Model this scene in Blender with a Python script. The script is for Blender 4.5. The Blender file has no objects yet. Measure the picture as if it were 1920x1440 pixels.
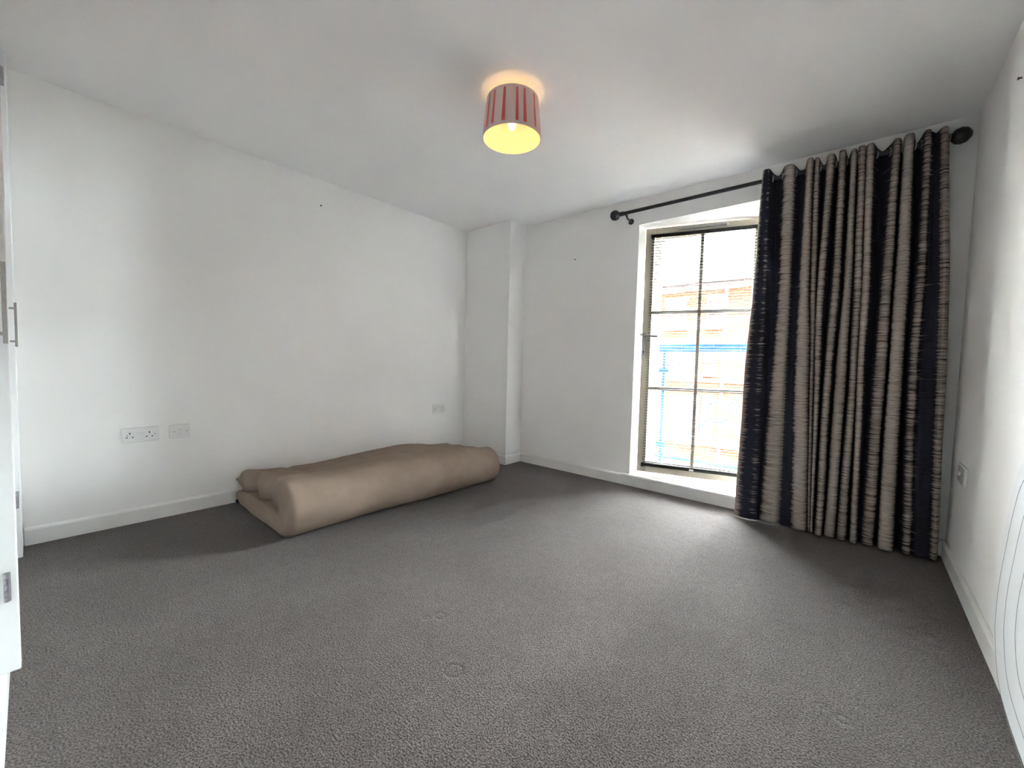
import bpy, bmesh, math, random
from mathutils import Vector, Matrix, noise

random.seed(7)
scene = bpy.context.scene
COL = scene.collection

# ------------------------------------------------------------------ camera
FL = 768.7318
YAW, PITCH, ROLL = -0.7044, -0.0512, 0.0256
CAM = Vector((3.2782, -3.2946, 1.0166))
fwd = Vector((math.sin(YAW) * math.cos(PITCH), math.cos(YAW) * math.cos(PITCH), math.sin(PITCH)))
rgt = Vector((math.cos(YAW), -math.sin(YAW), 0))
up = rgt.cross(fwd)
r2 = rgt * math.cos(ROLL) + up * math.sin(ROLL)
u2 = -rgt * math.sin(ROLL) + up * math.cos(ROLL)
cam = bpy.data.cameras.new('camera')
cam.sensor_fit = 'HORIZONTAL'
cam.sensor_width = 36.0
cam.lens = FL / 1920 * 36
cam.clip_start = 0.01
cam_o = bpy.data.objects.new('camera', cam)
m = Matrix((r2, u2, -fwd)).transposed().to_4x4()
m.translation = CAM
cam_o.matrix_world = m
COL.objects.link(cam_o)
scene.camera = cam_o

# ------------------------------------------------------------------ light
world = bpy.data.worlds.new('overcast_sky')
scene.world = world
world.use_nodes = True
bg = world.node_tree.nodes['Background']
bg.inputs['Color'].default_value = (0.91, 0.95, 1.0, 1)
bg.inputs['Strength'].default_value = 6.0

portal = bpy.data.lights.new('window_portal', 'AREA')
portal.shape = 'RECTANGLE'
portal.size, portal.size_y = 0.95, 2.1
portal.cycles.is_portal = True
portal_o = bpy.data.objects.new('window_portal', portal)
portal_o.location = (2.29, 0.47, 1.14)
portal_o.rotation_euler = (math.radians(-90), 0, 0)
COL.objects.link(portal_o)

scene.view_settings.view_transform = 'Standard'
scene.view_settings.look = 'None'
scene.view_settings.gamma = 1
scene.view_settings.use_curve_mapping = False
scene.view_settings.exposure = 5.85
scene.cycles.use_denoising = True
scene.cycles.max_bounces = 8
scene.cycles.diffuse_bounces = 6
scene.cycles.glossy_bounces = 2
scene.cycles.transmission_bounces = 2
scene.cycles.transparent_max_bounces = 8
scene.cycles.use_adaptive_sampling = True
scene.cycles.adaptive_threshold = 0.1
scene.cycles.caustics_reflective = False
scene.cycles.caustics_refractive = False
scene.cycles.sample_clamp_indirect = 12

# ------------------------------------------------------------------ materials
def mat(name, color=(0.8, 0.8, 0.8), rough=0.6, metal=0.0, spec=0.4):
    M = bpy.data.materials.new(name)
    M.use_nodes = True
    b = M.node_tree.nodes['Principled BSDF']
    b.inputs['Base Color'].default_value = (*color, 1)
    b.inputs['Roughness'].default_value = rough
    b.inputs['Metallic'].default_value = metal
    b.inputs['Specular IOR Level'].default_value = spec
    return M


def nodes(M):
    return M.node_tree.nodes, M.node_tree.links, M.node_tree.nodes['Principled BSDF']


def mottled(name, c1, c2, scale, rough=0.6, bump=0.0, bscale=None, spec=0.4, metal=0.0, dist=0.002, detail=4):
    """two-tone noise colour with fine relief"""
    M = mat(name, c1, rough, metal, spec)
    N, L, b = nodes(M)
    tc = N.new('ShaderNodeTexCoord')
    n = N.new('ShaderNodeTexNoise')
    n.inputs['Scale'].default_value = scale
    n.inputs['Detail'].default_value = detail
    L.new(tc.outputs['Object'], n.inputs['Vector'])
    r = N.new('ShaderNodeValToRGB')
    r.color_ramp.elements[0].position = 0.35
    r.color_ramp.elements[1].position = 0.65
    r.color_ramp.elements[0].color = (*c1, 1)
    r.color_ramp.elements[1].color = (*c2, 1)
    L.new(n.outputs['Fac'], r.inputs['Fac'])
    L.new(r.outputs['Color'], b.inputs['Base Color'])
    if bump:
        n2 = N.new('ShaderNodeTexNoise')
        n2.inputs['Scale'].default_value = bscale or scale
        n2.inputs['Detail'].default_value = 3
        L.new(tc.outputs['Object'], n2.inputs['Vector'])
        bp = N.new('ShaderNodeBump')
        bp.inputs['Strength'].default_value = bump
        bp.inputs['Distance'].default_value = dist
        L.new(n2.outputs['Fac'], bp.inputs['Height'])
        L.new(bp.outputs['Normal'], b.inputs['Normal'])
    return M


WALL = mottled('wall_paint', (0.890, 0.889, 0.874), (0.900, 0.899, 0.886), 3.0, 0.75, spec=0.25, detail=1)
CEIL = mottled('ceiling_paint', (0.895, 0.898, 0.897), (0.905, 0.908, 0.907), 2.0, 0.85, spec=0.2, detail=1)
TRIM = mottled('white_gloss_paint', (0.82, 0.82, 0.80), (0.84, 0.84, 0.82), 6, 0.38, spec=0.45, detail=1)
WARD = mottled('white_satin_board', (0.80, 0.82, 0.82), (0.82, 0.84, 0.84), 5, 0.32, spec=0.5)
PLAST = mottled('white_plastic', (0.79, 0.79, 0.79), (0.81, 0.81, 0.81), 8, 0.3, spec=0.5)
PLASTG = mottled('grey_plastic', (0.36, 0.36, 0.35), (0.40, 0.40, 0.39), 30, 0.4)
HOLE = mat('socket_hole_black', (0.01, 0.01, 0.01), 0.8)
STEEL = mottled('brushed_steel', (0.42, 0.41, 0.38), (0.48, 0.47, 0.44), 60, 0.38, metal=0.9)
HINGE = mottled('hinge_steel', (0.34, 0.34, 0.37), (0.45, 0.45, 0.48), 50, 0.35, metal=0.9)
PEWTER = mottled('satin_grey_metal', (0.33, 0.33, 0.33), (0.38, 0.38, 0.38), 50, 0.4, metal=0.6)
BLACK = mottled('black_metal', (0.012, 0.012, 0.014), (0.02, 0.02, 0.022), 20, 0.35, spec=0.5)
BEIGE = mottled('beige_window_paint', (0.46, 0.42, 0.33), (0.50, 0.46, 0.365), 7, 0.45)
SLAT = mottled('dark_grey_slat', (0.014, 0.015, 0.013), (0.018, 0.019, 0.017), 10, 0.5, spec=0.03)
RAILD = mottled('dark_blind_rail', (0.02, 0.022, 0.02), (0.03, 0.032, 0.03), 10, 0.45, spec=0.03)
CORD = mat('grey_cord', (0.25, 0.25, 0.26), 0.8)
BLUE = mottled('blue_railing_paint', (0.015, 0.05, 0.14), (0.02, 0.06, 0.17), 12, 0.5, spec=0.03)
RENDER = mottled('white_render', (0.30, 0.295, 0.285), (0.36, 0.355, 0.345), 3, 0.85, spec=0.03)
SLATE = mottled('roof_slate', (0.05, 0.05, 0.06), (0.08, 0.08, 0.09), 5, 0.8, spec=0.03)
CONCRETE = mottled('pale_paving', (0.16, 0.158, 0.152), (0.20, 0.197, 0.19), 1.5, 0.9, spec=0.03)
WPANE = mottled('far_window_glass', (0.05, 0.058, 0.065), (0.08, 0.088, 0.095), 0.8, 0.2, spec=0.3)
WBLIND = mottled('far_window_blind', (0.20, 0.23, 0.23), (0.24, 0.27, 0.265), 3, 0.7, spec=0.03)
FELT = mat('black_label', (0.012, 0.012, 0.012), 0.8)
BULB = mat('lit_bulb', (1, 0.9, 0.7), 0.4)
_b = nodes(BULB)[2]
_b.inputs['Emission Color'].default_value = (1, 0.78, 0.42, 1)
_b.inputs['Emission Strength'].default_value = 0.12

# glass: clear with a fresnel reflection
GLASS = bpy.data.materials.new('clear_glass')
GLASS.use_nodes = True
N, L = GLASS.node_tree.nodes, GLASS.node_tree.links
N.remove(N['Principled BSDF'])
tr = N.new('ShaderNodeBsdfTransparent'); tr.inputs['Color'].default_value = (0.95, 0.97, 0.96, 1)
gl = N.new('ShaderNodeBsdfGlossy'); gl.inputs['Roughness'].default_value = 0.02
fr = N.new('ShaderNodeFresnel'); fr.inputs['IOR'].default_value = 1.3
mx = N.new('ShaderNodeMixShader')
L.new(fr.outputs[0], mx.inputs[0]); L.new(tr.outputs[0], mx.inputs[1]); L.new(gl.outputs[0], mx.inputs[2])
L.new(mx.outputs[0], N['Material Output'].inputs['Surface'])

# carpet
CARPET = mat('grey_brown_carpet', (0.1, 0.1, 0.1), 0.95, spec=0.1)
N, L, b = nodes(CARPET)
tc = N.new('ShaderNodeTexCoord')
big = N.new('ShaderNodeTexNoise'); big.inputs['Scale'].default_value = 2.2; big.inputs['Detail'].default_value = 5
mid = N.new('ShaderNodeTexNoise'); mid.inputs['Scale'].default_value = 26; mid.inputs['Detail'].default_value = 3
fine = N.new('ShaderNodeTexNoise'); fine.inputs['Scale'].default_value = 190; fine.inputs['Detail'].default_value = 2
for n in (big, mid, fine):
    L.new(tc.outputs['Object'], n.inputs['Vector'])
rf = N.new('ShaderNodeValToRGB')
rf.color_ramp.elements[0].position = 0.36; rf.color_ramp.elements[0].color = (0.038, 0.0318, 0.0285, 1)
rf.color_ramp.elements[1].position = 0.64; rf.color_ramp.elements[1].color = (0.168, 0.1445, 0.1335, 1)
L.new(fine.outputs['Fac'], rf.inputs['Fac'])
rb = N.new('ShaderNodeValToRGB')
rb.color_ramp.elements[0].position = 0.35; rb.color_ramp.elements[0].color = (0.86, 0.84, 0.83, 1)
rb.color_ramp.elements[1].position = 0.65; rb.color_ramp.elements[1].color = (1.05, 1.05, 1.05, 1)
L.new(big.outputs['Fac'], rb.inputs['Fac'])
rm = N.new('ShaderNodeValToRGB')
rm.color_ramp.elements[0].position = 0.30; rm.color_ramp.elements[0].color = (0.85, 0.85, 0.85, 1)
rm.color_ramp.elements[1].position = 0.60; rm.color_ramp.elements[1].color = (1.02, 1.02, 1.02, 1)
L.new(mid.outputs['Fac'], rm.inputs['Fac'])
m1 = N.new('ShaderNodeMix'); m1.data_type = 'RGBA'; m1.blend_type = 'MULTIPLY'; m1.inputs['Factor'].default_value = 1
m2 = N.new('ShaderNodeMix'); m2.data_type = 'RGBA'; m2.blend_type = 'MULTIPLY'; m2.inputs['Factor'].default_value = 1
L.new(rf.outputs['Color'], m1.inputs['A']); L.new(rb.outputs['Color'], m1.inputs['B'])
L.new(m1.outputs['Result'], m2.inputs['A']); L.new(rm.outputs['Color'], m2.inputs['B'])
L.new(m2.outputs['Result'], b.inputs['Base Color'])
bp = N.new('ShaderNodeBump'); bp.inputs['Strength'].default_value = 0.8; bp.inputs['Distance'].default_value = 0.006
L.new(fine.outputs['Fac'], bp.inputs['Height']); L.new(bp.outputs['Normal'], b.inputs['Normal'])
b.inputs['Sheen Weight'].default_value = 0.15
# furniture dents pressed into the pile
geo = N.new('ShaderNodeNewGeometry')
acc = None
for (dx, dy, rad, wd) in ((2.309, -2.414, 0.029, 0.010), (2.049, -2.255, 0.020, 0.012), (2.02, -2.30, 0.010, 0.012), (3.53, -1.06, 0.012, 0.012), (3.55, -1.14, 0.012, 0.012),
                          (3.29, -1.779, 0.016, 0.014), (3.24, -1.76, 0.010, 0.012), (3.288, -1.008, 0.010, 0.012), (1.941, -0.536, 0.018, 0.014), (1.90, -0.60, 0.012, 0.012)):
    vd = N.new('ShaderNodeVectorMath'); vd.operation = 'DISTANCE'; vd.inputs[1].default_value = (dx, dy, 0)
    L.new(geo.outputs['Position'], vd.inputs[0])
    s1 = N.new('ShaderNodeMath'); s1.operation = 'SUBTRACT'; s1.inputs[1].default_value = rad
    L.new(vd.outputs['Value'], s1.inputs[0])
    s2 = N.new('ShaderNodeMath'); s2.operation = 'ABSOLUTE'; L.new(s1.outputs[0], s2.inputs[0])
    s3 = N.new('ShaderNodeMapRange'); s3.inputs['From Min'].default_value = 0; s3.inputs['From Max'].default_value = wd
    s3.inputs['To Min'].default_value = -1; s3.inputs['To Max'].default_value = 0
    L.new(s2.outputs[0], s3.inputs['Value'])
    if acc is None:
        acc = s3.outputs[0]
    else:
        mn = N.new('ShaderNodeMath'); mn.operation = 'MINIMUM'
        L.new(acc, mn.inputs[0]); L.new(s3.outputs[0], mn.inputs[1]); acc = mn.outputs[0]
bd = N.new('ShaderNodeBump'); bd.inputs['Strength'].default_value = 0.4; bd.inputs['Distance'].default_value = 0.006
L.new(acc, bd.inputs['Height']); L.new(bp.outputs['Normal'], bd.inputs['Normal'])
L.new(bd.outputs['Normal'], b.inputs['Normal'])

# brown cotton cover
COTTON = mottled('brown_cotton_cover', (0.275, 0.210, 0.165), (0.315, 0.243, 0.192), 9, 0.9, 0.25, 700, 0.1, dist=0.0006)

# curtain: ikat stripes, attribute 'stripe' holds the woven stripe, UV = metres along cloth / height
CURTAIN = mat('striped_ikat_cloth', (0.1, 0.1, 0.1), 0.8, spec=0.2)
N, L, b = nodes(CURTAIN)
at = N.new('ShaderNodeAttribute'); at.attribute_name = 'stripe'
uv = N.new('ShaderNodeUVMap')
mp = N.new('ShaderNodeMapping'); mp.inputs['Scale'].default_value = (7, 110, 1)
L.new(uv.outputs[0], mp.inputs['Vector'])
nz = N.new('ShaderNodeTexNoise'); nz.inputs['Scale'].default_value = 1; nz.inputs['Detail'].default_value = 3
L.new(mp.outputs[0], nz.inputs['Vector'])
ma = N.new('ShaderNodeMath'); ma.operation = 'MULTIPLY_ADD'; ma.inputs[1].default_value = 1.9; ma.inputs[2].default_value = -0.95
L.new(nz.outputs['Fac'], ma.inputs[0])
ad = N.new('ShaderNodeMath'); ad.operation = 'ADD'
L.new(at.outputs['Fac'], ad.inputs[0]); L.new(ma.outputs[0], ad.inputs[1])
rc = N.new('ShaderNodeValToRGB')
e = rc.color_ramp.elements
e[0].position = 0.38; e[0].color = (0.026, 0.027, 0.043, 1)
e[1].position = 0.95; e[1].color = (0.44, 0.385, 0.345, 1)
k = e.new(0.52); k.color = (0.21, 0.175, 0.155, 1)
k = e.new(0.74); k.color = (0.34, 0.285, 0.25, 1)
L.new(ad.outputs[0], rc.inputs['Fac'])
mp2 = N.new('ShaderNodeMapping'); mp2.inputs['Scale'].default_value = (22, 260, 1)
L.new(uv.outputs[0], mp2.inputs['Vector'])
nz2 = N.new('ShaderNodeTexNoise'); nz2.inputs['Scale'].default_value = 1; nz2.inputs['Detail'].default_value = 2
L.new(mp2.outputs[0], nz2.inputs['Vector'])
rs = N.new('ShaderNodeValToRGB')
rs.color_ramp.elements[0].position = 0.3; rs.color_ramp.elements[0].color = (0.55, 0.55, 0.56, 1)
rs.color_ramp.elements[1].position = 0.7; rs.color_ramp.elements[1].color = (1.15, 1.15, 1.15, 1)
L.new(nz2.outputs['Fac'], rs.inputs['Fac'])
mm = N.new('ShaderNodeMix'); mm.data_type = 'RGBA'; mm.blend_type = 'MULTIPLY'; mm.inputs['Factor'].default_value = 1
L.new(rc.outputs['Color'], mm.inputs['A']); L.new(rs.outputs['Color'], mm.inputs['B'])
L.new(mm.outputs['Result'], b.inputs['Base Color'])
bp = N.new('ShaderNodeBump'); bp.inputs['Strength'].default_value = 0.5; bp.inputs['Distance'].default_value = 0.002
L.new(nz2.outputs['Fac'], bp.inputs['Height']); L.new(bp.outputs['Normal'], b.inputs['Normal'])


def translucent(name, c_front, c_trans, fac, noise_scale=200):
    """cloth that lets lamp light glow through"""
    M = bpy.data.materials.new(name)
    M.use_nodes = True
    N, L = M.node_tree.nodes, M.node_tree.links
    N.remove(N['Principled BSDF'])
    d = N.new('ShaderNodeBsdfDiffuse'); d.inputs['Color'].default_value = (*c_front, 1)
    t = N.new('ShaderNodeBsdfTranslucent'); t.inputs['Color'].default_value = (*c_trans, 1)
    x = N.new('ShaderNodeMixShader'); x.inputs[0].default_value = fac
    tc = N.new('ShaderNodeTexCoord'); nn = N.new('ShaderNodeTexNoise'); nn.inputs['Scale'].default_value = noise_scale
    bb = N.new('ShaderNodeBump'); bb.inputs['Strength'].default_value = 0.2; bb.inputs['Distance'].default_value = 0.001
    L.new(tc.outputs['Object'], nn.inputs['Vector']); L.new(nn.outputs['Fac'], bb.inputs['Height'])
    L.new(bb.outputs[0], d.inputs['Normal'])
    L.new(d.outputs[0], x.inputs[1]); L.new(t.outputs[0], x.inputs[2])
    L.new(x.outputs[0], N['Material Output'].inputs['Surface'])
    return M


SHADE_OUT = translucent('taupe_shade_cloth', (0.76, 0.63, 0.58), (0.6, 0.4, 0.3), 0.05)
SHADE_IN = translucent('cream_shade_lining', (0.80, 0.70, 0.50), (0.9, 0.7, 0.4), 0.15)
RIBBON = translucent('coral_ribbon', (0.80, 0.19, 0.22), (0.98, 0.30, 0.16), 0.35)

# brick facade
BRICK = mat('orange_brick', (0.4, 0.2, 0.12), 0.9, spec=0.0)
N, L, b = nodes(BRICK)
tc = N.new('ShaderNodeTexCoord'); mp = N.new('ShaderNodeMapping')
mp.inputs['Rotation'].default_value = (math.radians(90), 0, 0)
L.new(tc.outputs['Object'], mp.inputs['Vector'])
bt = N.new('ShaderNodeTexBrick')
bt.inputs['Scale'].default_value = 1.0
bt.inputs['Brick Width'].default_value = 0.225
bt.inputs['Row Height'].default_value = 0.075
bt.inputs['Mortar Size'].default_value = 0.008
bt.inputs['Color1'].default_value = (0.135, 0.050, 0.032, 1)
bt.inputs['Color2'].default_value = (0.165, 0.068, 0.038, 1)
bt.inputs['Mortar'].default_value = (0.17, 0.14, 0.12, 1)
L.new(mp.outputs[0], bt.inputs['Vector'])
L.new(bt.outputs['Color'], b.inputs['Base Color'])


# ------------------------------------------------------------------ mesh helpers
def box(bm, x0, x1, y0, y1, z0, z1, bev=0.0, seg=2):
    r = bmesh.ops.create_cube(bm, size=1)
    vs = r['verts']
    for v in vs:
        v.co = Vector(((x0 + x1) / 2 + v.co.x * (x1 - x0), (y0 + y1) / 2 + v.co.y * (y1 - y0), (z0 + z1) / 2 + v.co.z * (z1 - z0)))
    if bev:
        es = list({e for v in vs for e in v.link_edges})
        bmesh.ops.bevel(bm, geom=es, offset=bev, segments=seg, affect='EDGES', profile=0.5)


def cyl(bm, p0, p1, r0, r1=None, n=20, caps=True):
    p0, p1 = Vector(p0), Vector(p1)
    r1 = r0 if r1 is None else r1
    d = p1 - p0
    M_ = Matrix.Translation((p0 + p1) / 2) @ d.to_track_quat('Z', 'Y').to_matrix().to_4x4()
    bmesh.ops.create_cone(bm, cap_ends=caps, segments=n, radius1=r0, radius2=r1, depth=d.length, matrix=M_)


def lathe(bm, prof, c=(0, 0, 0), n=48, close=False):
    """prof: list of (r, z); revolve about vertical axis at c"""
    rings = []
    for r, z in prof:
        rings.append([bm.verts.new((c[0] + r * math.cos(2 * math.pi * i / n), c[1] + r * math.sin(2 * math.pi * i / n), c[2] + z)) for i in range(n)])
    prs = list(zip(rings[:-1], rings[1:]))
    if close:
        prs.append((rings[-1], rings[0]))
    for a, b_ in prs:
        for i in range(n):
            j = (i + 1) % n
            bm.faces.new((a[i], a[j], b_[j], b_[i]))
    return rings


def tube(bm, pts, r, n=8):
    for a, b_ in zip(pts[:-1], pts[1:]):
        cyl(bm, a, b_, r, n=n)
    for q in pts[1:-1]:
        bmesh.ops.create_uvsphere(bm, u_segments=n, v_segments=6, radius=r, matrix=Matrix.Translation(q))


def torus(bm, c, axis, R, r, n=32, k=10):
    q = Vector(axis).to_track_quat('Z', 'Y').to_matrix()
    rings = []
    for i in range(n):
        a = 2 * math.pi * i / n
        ring = []
        for j in range(k):
            t = 2 * math.pi * j / k
            ring.append(bm.verts.new(Vector(c) + q @ Vector(((R + r * math.cos(t)) * math.cos(a), (R + r * math.cos(t)) * math.sin(a), r * math.sin(t)))))
        rings.append(ring)
    for i in range(n):
        for j in range(k):
            A, B = rings[i], rings[(i + 1) % n]
            bm.faces.new((A[j], B[j], B[(j + 1) % k], A[(j + 1) % k]))


def obj(name, bm, material, parent=None, smooth=False, origin=None):
    """link a bmesh as ONE mesh object, origin moved to `origin` (default: middle of its base)"""
    bmesh.ops.recalc_face_normals(bm, faces=bm.faces)
    if origin is None:
        xs = [v.co.x for v in bm.verts]; ys = [v.co.y for v in bm.verts]; zs = [v.co.z for v in bm.verts]
        origin = Vector(((min(xs) + max(xs)) / 2, (min(ys) + max(ys)) / 2, min(zs)))
    origin = Vector(origin)
    bmesh.ops.translate(bm, verts=bm.verts, vec=-origin)
    me = bpy.data.meshes.new(name)
    bm.to_mesh(me)
    bm.free()
    if smooth:
        for pl in me.polygons:
            pl.use_smooth = True
        if smooth == 'auto':
            try:
                me.set_sharp_from_angle(angle=math.radians(35))
            except Exception:
                pass
    o = bpy.data.objects.new(name, me)
    o.data.materials.append(material)
    COL.objects.link(o)
    if parent is not None:
        o.parent = parent
        o.location = origin - WORLD[parent.name]
    else:
        o.location = origin
    WORLD[o.name] = origin
    return o


WORLD = {}


def empty(name, loc, label=None, cat=None, group=None):
    o = bpy.data.objects.new(name, None)
    o.empty_display_size = 0.1
    o.location = loc
    COL.objects.link(o)
    WORLD[o.name] = Vector(loc)
    if label:
        tag(o, label, cat, group)
    return o


def tag(o, label, cat, group=None):
    o['label'] = label
    o['category'] = cat
    if group:
        o['group'] = group
    return o


def struct(o, label, cat):
    o['kind'] = 'structure'
    o['label'] = label
    o['category'] = cat
    return o


def boxes(name, lst, material, parent=None, bev=0.0, origin=None):
    bm = bmesh.new()
    for q in lst:
        box(bm, *q, bev=bev)
    return obj(name, bm, material, parent, origin=origin)


# ------------------------------------------------------------------ room shell
H = 2.4
R = 3.6858
PX, PY = 0.6131, 0.2357          # boxed-in corner pillar
BACK = -3.98
WX0, WX1, WZ0, WZ1 = 1.817, 2.77, 0.075, 2.185   # window opening
WD = 0.45                         # outer wall thickness

bm = bmesh.new()
bmesh.ops.create_grid(bm, x_segments=2, y_segments=2, size=0.5)
for v in bm.verts:
    v.co = Vector((R / 2 + v.co.x * R, BACK / 2 + v.co.y * -BACK, 0))
fl = obj('floor', bm, CARPET)
struct(fl, 'grey brown cut pile carpet covering the whole floor', 'floor')
struct(boxes('ceiling', [(-0.2, R + 0.2, BACK - 0.2, WD, H, H + 0.25)], CEIL), 'plain white painted ceiling', 'ceiling')
struct(boxes('wall_left', [(-0.2, 0, BACK - 0.2, WD, -0.1, H)], WALL), 'long plain white wall behind the folded bedding', 'wall')
struct(boxes('wall_right', [(R, R + 0.2, BACK - 0.2, WD, -0.1, H)], WALL), 'white wall to the right of the curtain', 'wall')
struct(boxes('wall_back', [(0, R, BACK - 0.2, BACK, -0.1, H)], WALL), 'white wall behind the wardrobe', 'wall')
struct(boxes('wall_window', [(0, WX0, 0, WD, -0.1, H), (WX1, R, 0, WD, -0.1, H), (WX0, WX1, 0, WD, WZ1, H), (WX0, WX1, 0, WD, -0.1, WZ0)], WALL),
       'white wall with the tall balcony door opening', 'wall')
struct(boxes('wall_corner', [(0, PX, -PY, 0, 0, H)], WALL), 'boxed in white pillar in the far corner', 'wall')


def skirting(name, path, label):
    """profiled skirting board swept along a polyline, room side on the left of travel"""
    prof = [(0, 0), (0.016, 0), (0.016, 0.078), (0.012, 0.086), (0.006, 0.091), (0, 0.092)]
    bm = bmesh.new()
    P = [Vector((*q, 0)) for q in path]
    dirs = [(b_ - a).normalized() for a, b_ in zip(P[:-1], P[1:])]
    nrm = [Vector((-d.y, d.x, 0)) for d in dirs]
    rings = []
    for i, q in enumerate(P):
        if i == 0:
            off = nrm[0]
        elif i == len(P) - 1:
            off = nrm[-1]
        else:
            off = (nrm[i - 1] + nrm[i])
            off = off / off.length_squared * 2
            off = (nrm[i - 1] + nrm[i]) / (1 + nrm[i - 1].dot(nrm[i]))
        rings.append([bm.verts.new(q + off * a + Vector((0, 0, z))) for a, z in prof])
    for a, b_ in zip(rings[:-1], rings[1:]):
        for j in range(len(prof)):
            k_ = (j + 1) % len(prof)
            bm.faces.new((a[j], b_[j], b_[k_], a[k_]))
    bm.faces.new(rings[0]); bm.faces.new(rings[-1])
    o = obj(name, bm, TRIM)
    return struct(o, label, 'skirting board')


skirting('baseboard_left', [(0, -PY), (0, -3.334)], 'white skirting board along the long left wall')
skirting('baseboard_corner', [(PX, 0), (PX, -PY), (0, -PY)], 'white skirting board wrapping the corner pillar')
skirting('baseboard_window', [(R, 0), (PX, 0)], 'white skirting board under the balcony door')
skirting('baseboard_right', [(R, -3.98), (R, 0)], 'white skirting board along the right wall')

# sill board
bm = bmesh.new()
box(bm, WX0 - 0.07, WX1 + 0.07, -0.03, 0.0, 0.072, 0.098, bev=0.008, seg=3)
box(bm, WX0, WX1, -0.008, 0.40, 0.076, 0.0975)
struct(obj('trim_1', bm, TRIM), 'low white sill board in the door opening', 'sill')

# ------------------------------------------------------------------ balcony door: fixed frame and leaf ajar
door = empty('door_1', (2.69, 0.40, 0.098))
struct(door, 'beige balcony door standing slightly ajar in the deep opening', 'door')
FY0, FY1 = 0.37, 0.43
boxes('jamb', [(WX0, WX0 + 0.05, FY0, FY1, 0.098, WZ1)], BEIGE, door, 0.004)
boxes('jamb', [(WX1 - 0.05, WX1, FY0, FY1, 0.098, WZ1)], BEIGE, door, 0.004)
boxes('head_frame', [(WX0 + 0.05, WX1 - 0.05, FY0, FY1, WZ1 - 0.05, WZ1)], BEIGE, door, 0.004)
boxes('threshold', [(WX0 + 0.05, WX1 - 0.05, FY0, FY1, 0.098, 0.118)], BEIGE, door, 0.004)

ANG = math.atan(0.29)
LEAF0 = Vector((1.835, 0.10, 0.0))     # free edge of the leaf at floor level
LW = 0.875


def leafpart(name, bm, material, parent, smooth=False):
    """geometry given in leaf space: x along leaf from the free edge, y out of the room, z up"""
    bmesh.ops.transform(bm, matrix=Matrix.Translation(LEAF0) @ Matrix.Rotation(ANG, 4, 'Z'), verts=bm.verts)
    return obj(name, bm, material, parent, smooth)


leaf_bm = bmesh.new()
Z0, Z1 = 0.108, 2.172
SW = 0.072
GX = [SW, 0.4245, 0.4505, LW - SW]
GZ = [0.205, 0.819, 0.846, 1.459, 1.486, 2.10]
box(leaf_bm, 0, SW, 0, 0.045, Z0, Z1, bev=0.004)
box(leaf_bm, LW - SW, LW, 0, 0.045, Z0, Z1, bev=0.004)
box(leaf_bm, SW, LW - SW, 0, 0.045, Z0, GZ[0], bev=0.003)
box(leaf_bm, SW, LW - SW, 0, 0.045, GZ[5], Z1, bev=0.003)
leaf = leafpart('leaf_frame', leaf_bm, BEIGE, door)
bm = bmesh.new(); box(bm, GX[1], GX[2], 0.004, 0.041, GZ[0], GZ[5], bev=0.004); leafpart('glazing_bar', bm, BEIGE, leaf)
for k_ in (1, 3):
    for a, b_ in ((GX[0], GX[1]), (GX[2], GX[3])):
        bm = bmesh.new(); box(bm, a, b_, 0.006, 0.030, GZ[k_], GZ[k_ + 1], bev=0.003); leafpart('glazing_bar', bm, BEIGE, leaf)
for za, zb in ((GZ[0], GZ[1]), (GZ[2], GZ[3]), (GZ[4], GZ[5])):
    for a, b_ in ((GX[0], GX[1]), (GX[2], GX[3])):
        bm = bmesh.new(); box(bm, a, b_, 0.020, 0.024, za, zb); o = leafpart('pane', bm, GLASS, leaf)
# trickle vent on the head of the leaf
bm = bmesh.new()
box(bm, 0.245, 0.606, -0.014, 0.0, 2.136, 2.152, bev=0.004)
box(bm, 0.26, 0.59, -0.017, -0.012, 2.140, 2.148)
vent = leafpart('trickle_vent', bm, PEWTER, leaf); vent['label'] = 'grey slim trickle vent'
bm = bmesh.new(); cyl(bm, (0.612, -0.012, 2.144), (0.612, 0.0, 2.144), 0.008, n=12); leafpart('vent_cap', bm, PLAST, leaf)
# lever handle
bm = bmesh.new()
box(bm, 0.004, 0.036, -0.012, 0.0, 1.105, 1.300, bev=0.0055, seg=3)
hp = leafpart('handle_plate', bm, PEWTER, leaf); hp['label'] = 'grey metal handle plate'
bm = bmesh.new()
tube(bm, [Vector((0.02, -0.01, 1.272)), Vector((0.02, -0.05, 1.272)), Vector((0.045, -0.056, 1.272)), Vector((0.135, -0.052, 1.268))], 0.0085, 10)
leafpart('lever', bm, PEWTER, leaf, 'auto')
bm = bmesh.new(); cyl(bm, (0.02, -0.0135, 1.142), (0.02, -0.0115, 1.142), 0.006, n=12); box(bm, 0.018, 0.022, -0.0135, -0.0115, 1.122, 1.14); leafpart('keyhole', bm, HOLE, leaf)
bm = bmesh.new(); cyl(bm, (0.02, -0.0128, 1.18), (0.02, -0.0112, 1.18), 0.005, n=12); leafpart('screw', bm, HINGE, leaf)
bm = bmesh.new(); box(bm, -0.012, 0.004, -0.006, 0.0, 1.275, 1.30, bev=0.002); leafpart('latch_keep', bm, PEWTER, leaf)
for z in (0.35, 1.15, 1.95):
    bm = bmesh.new(); cyl(bm, (LW + 0.006, -0.004, z - 0.05), (LW + 0.006, -0.004, z + 0.05), 0.009, n=12); leafpart('hinge', bm, PEWTER, leaf)

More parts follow.
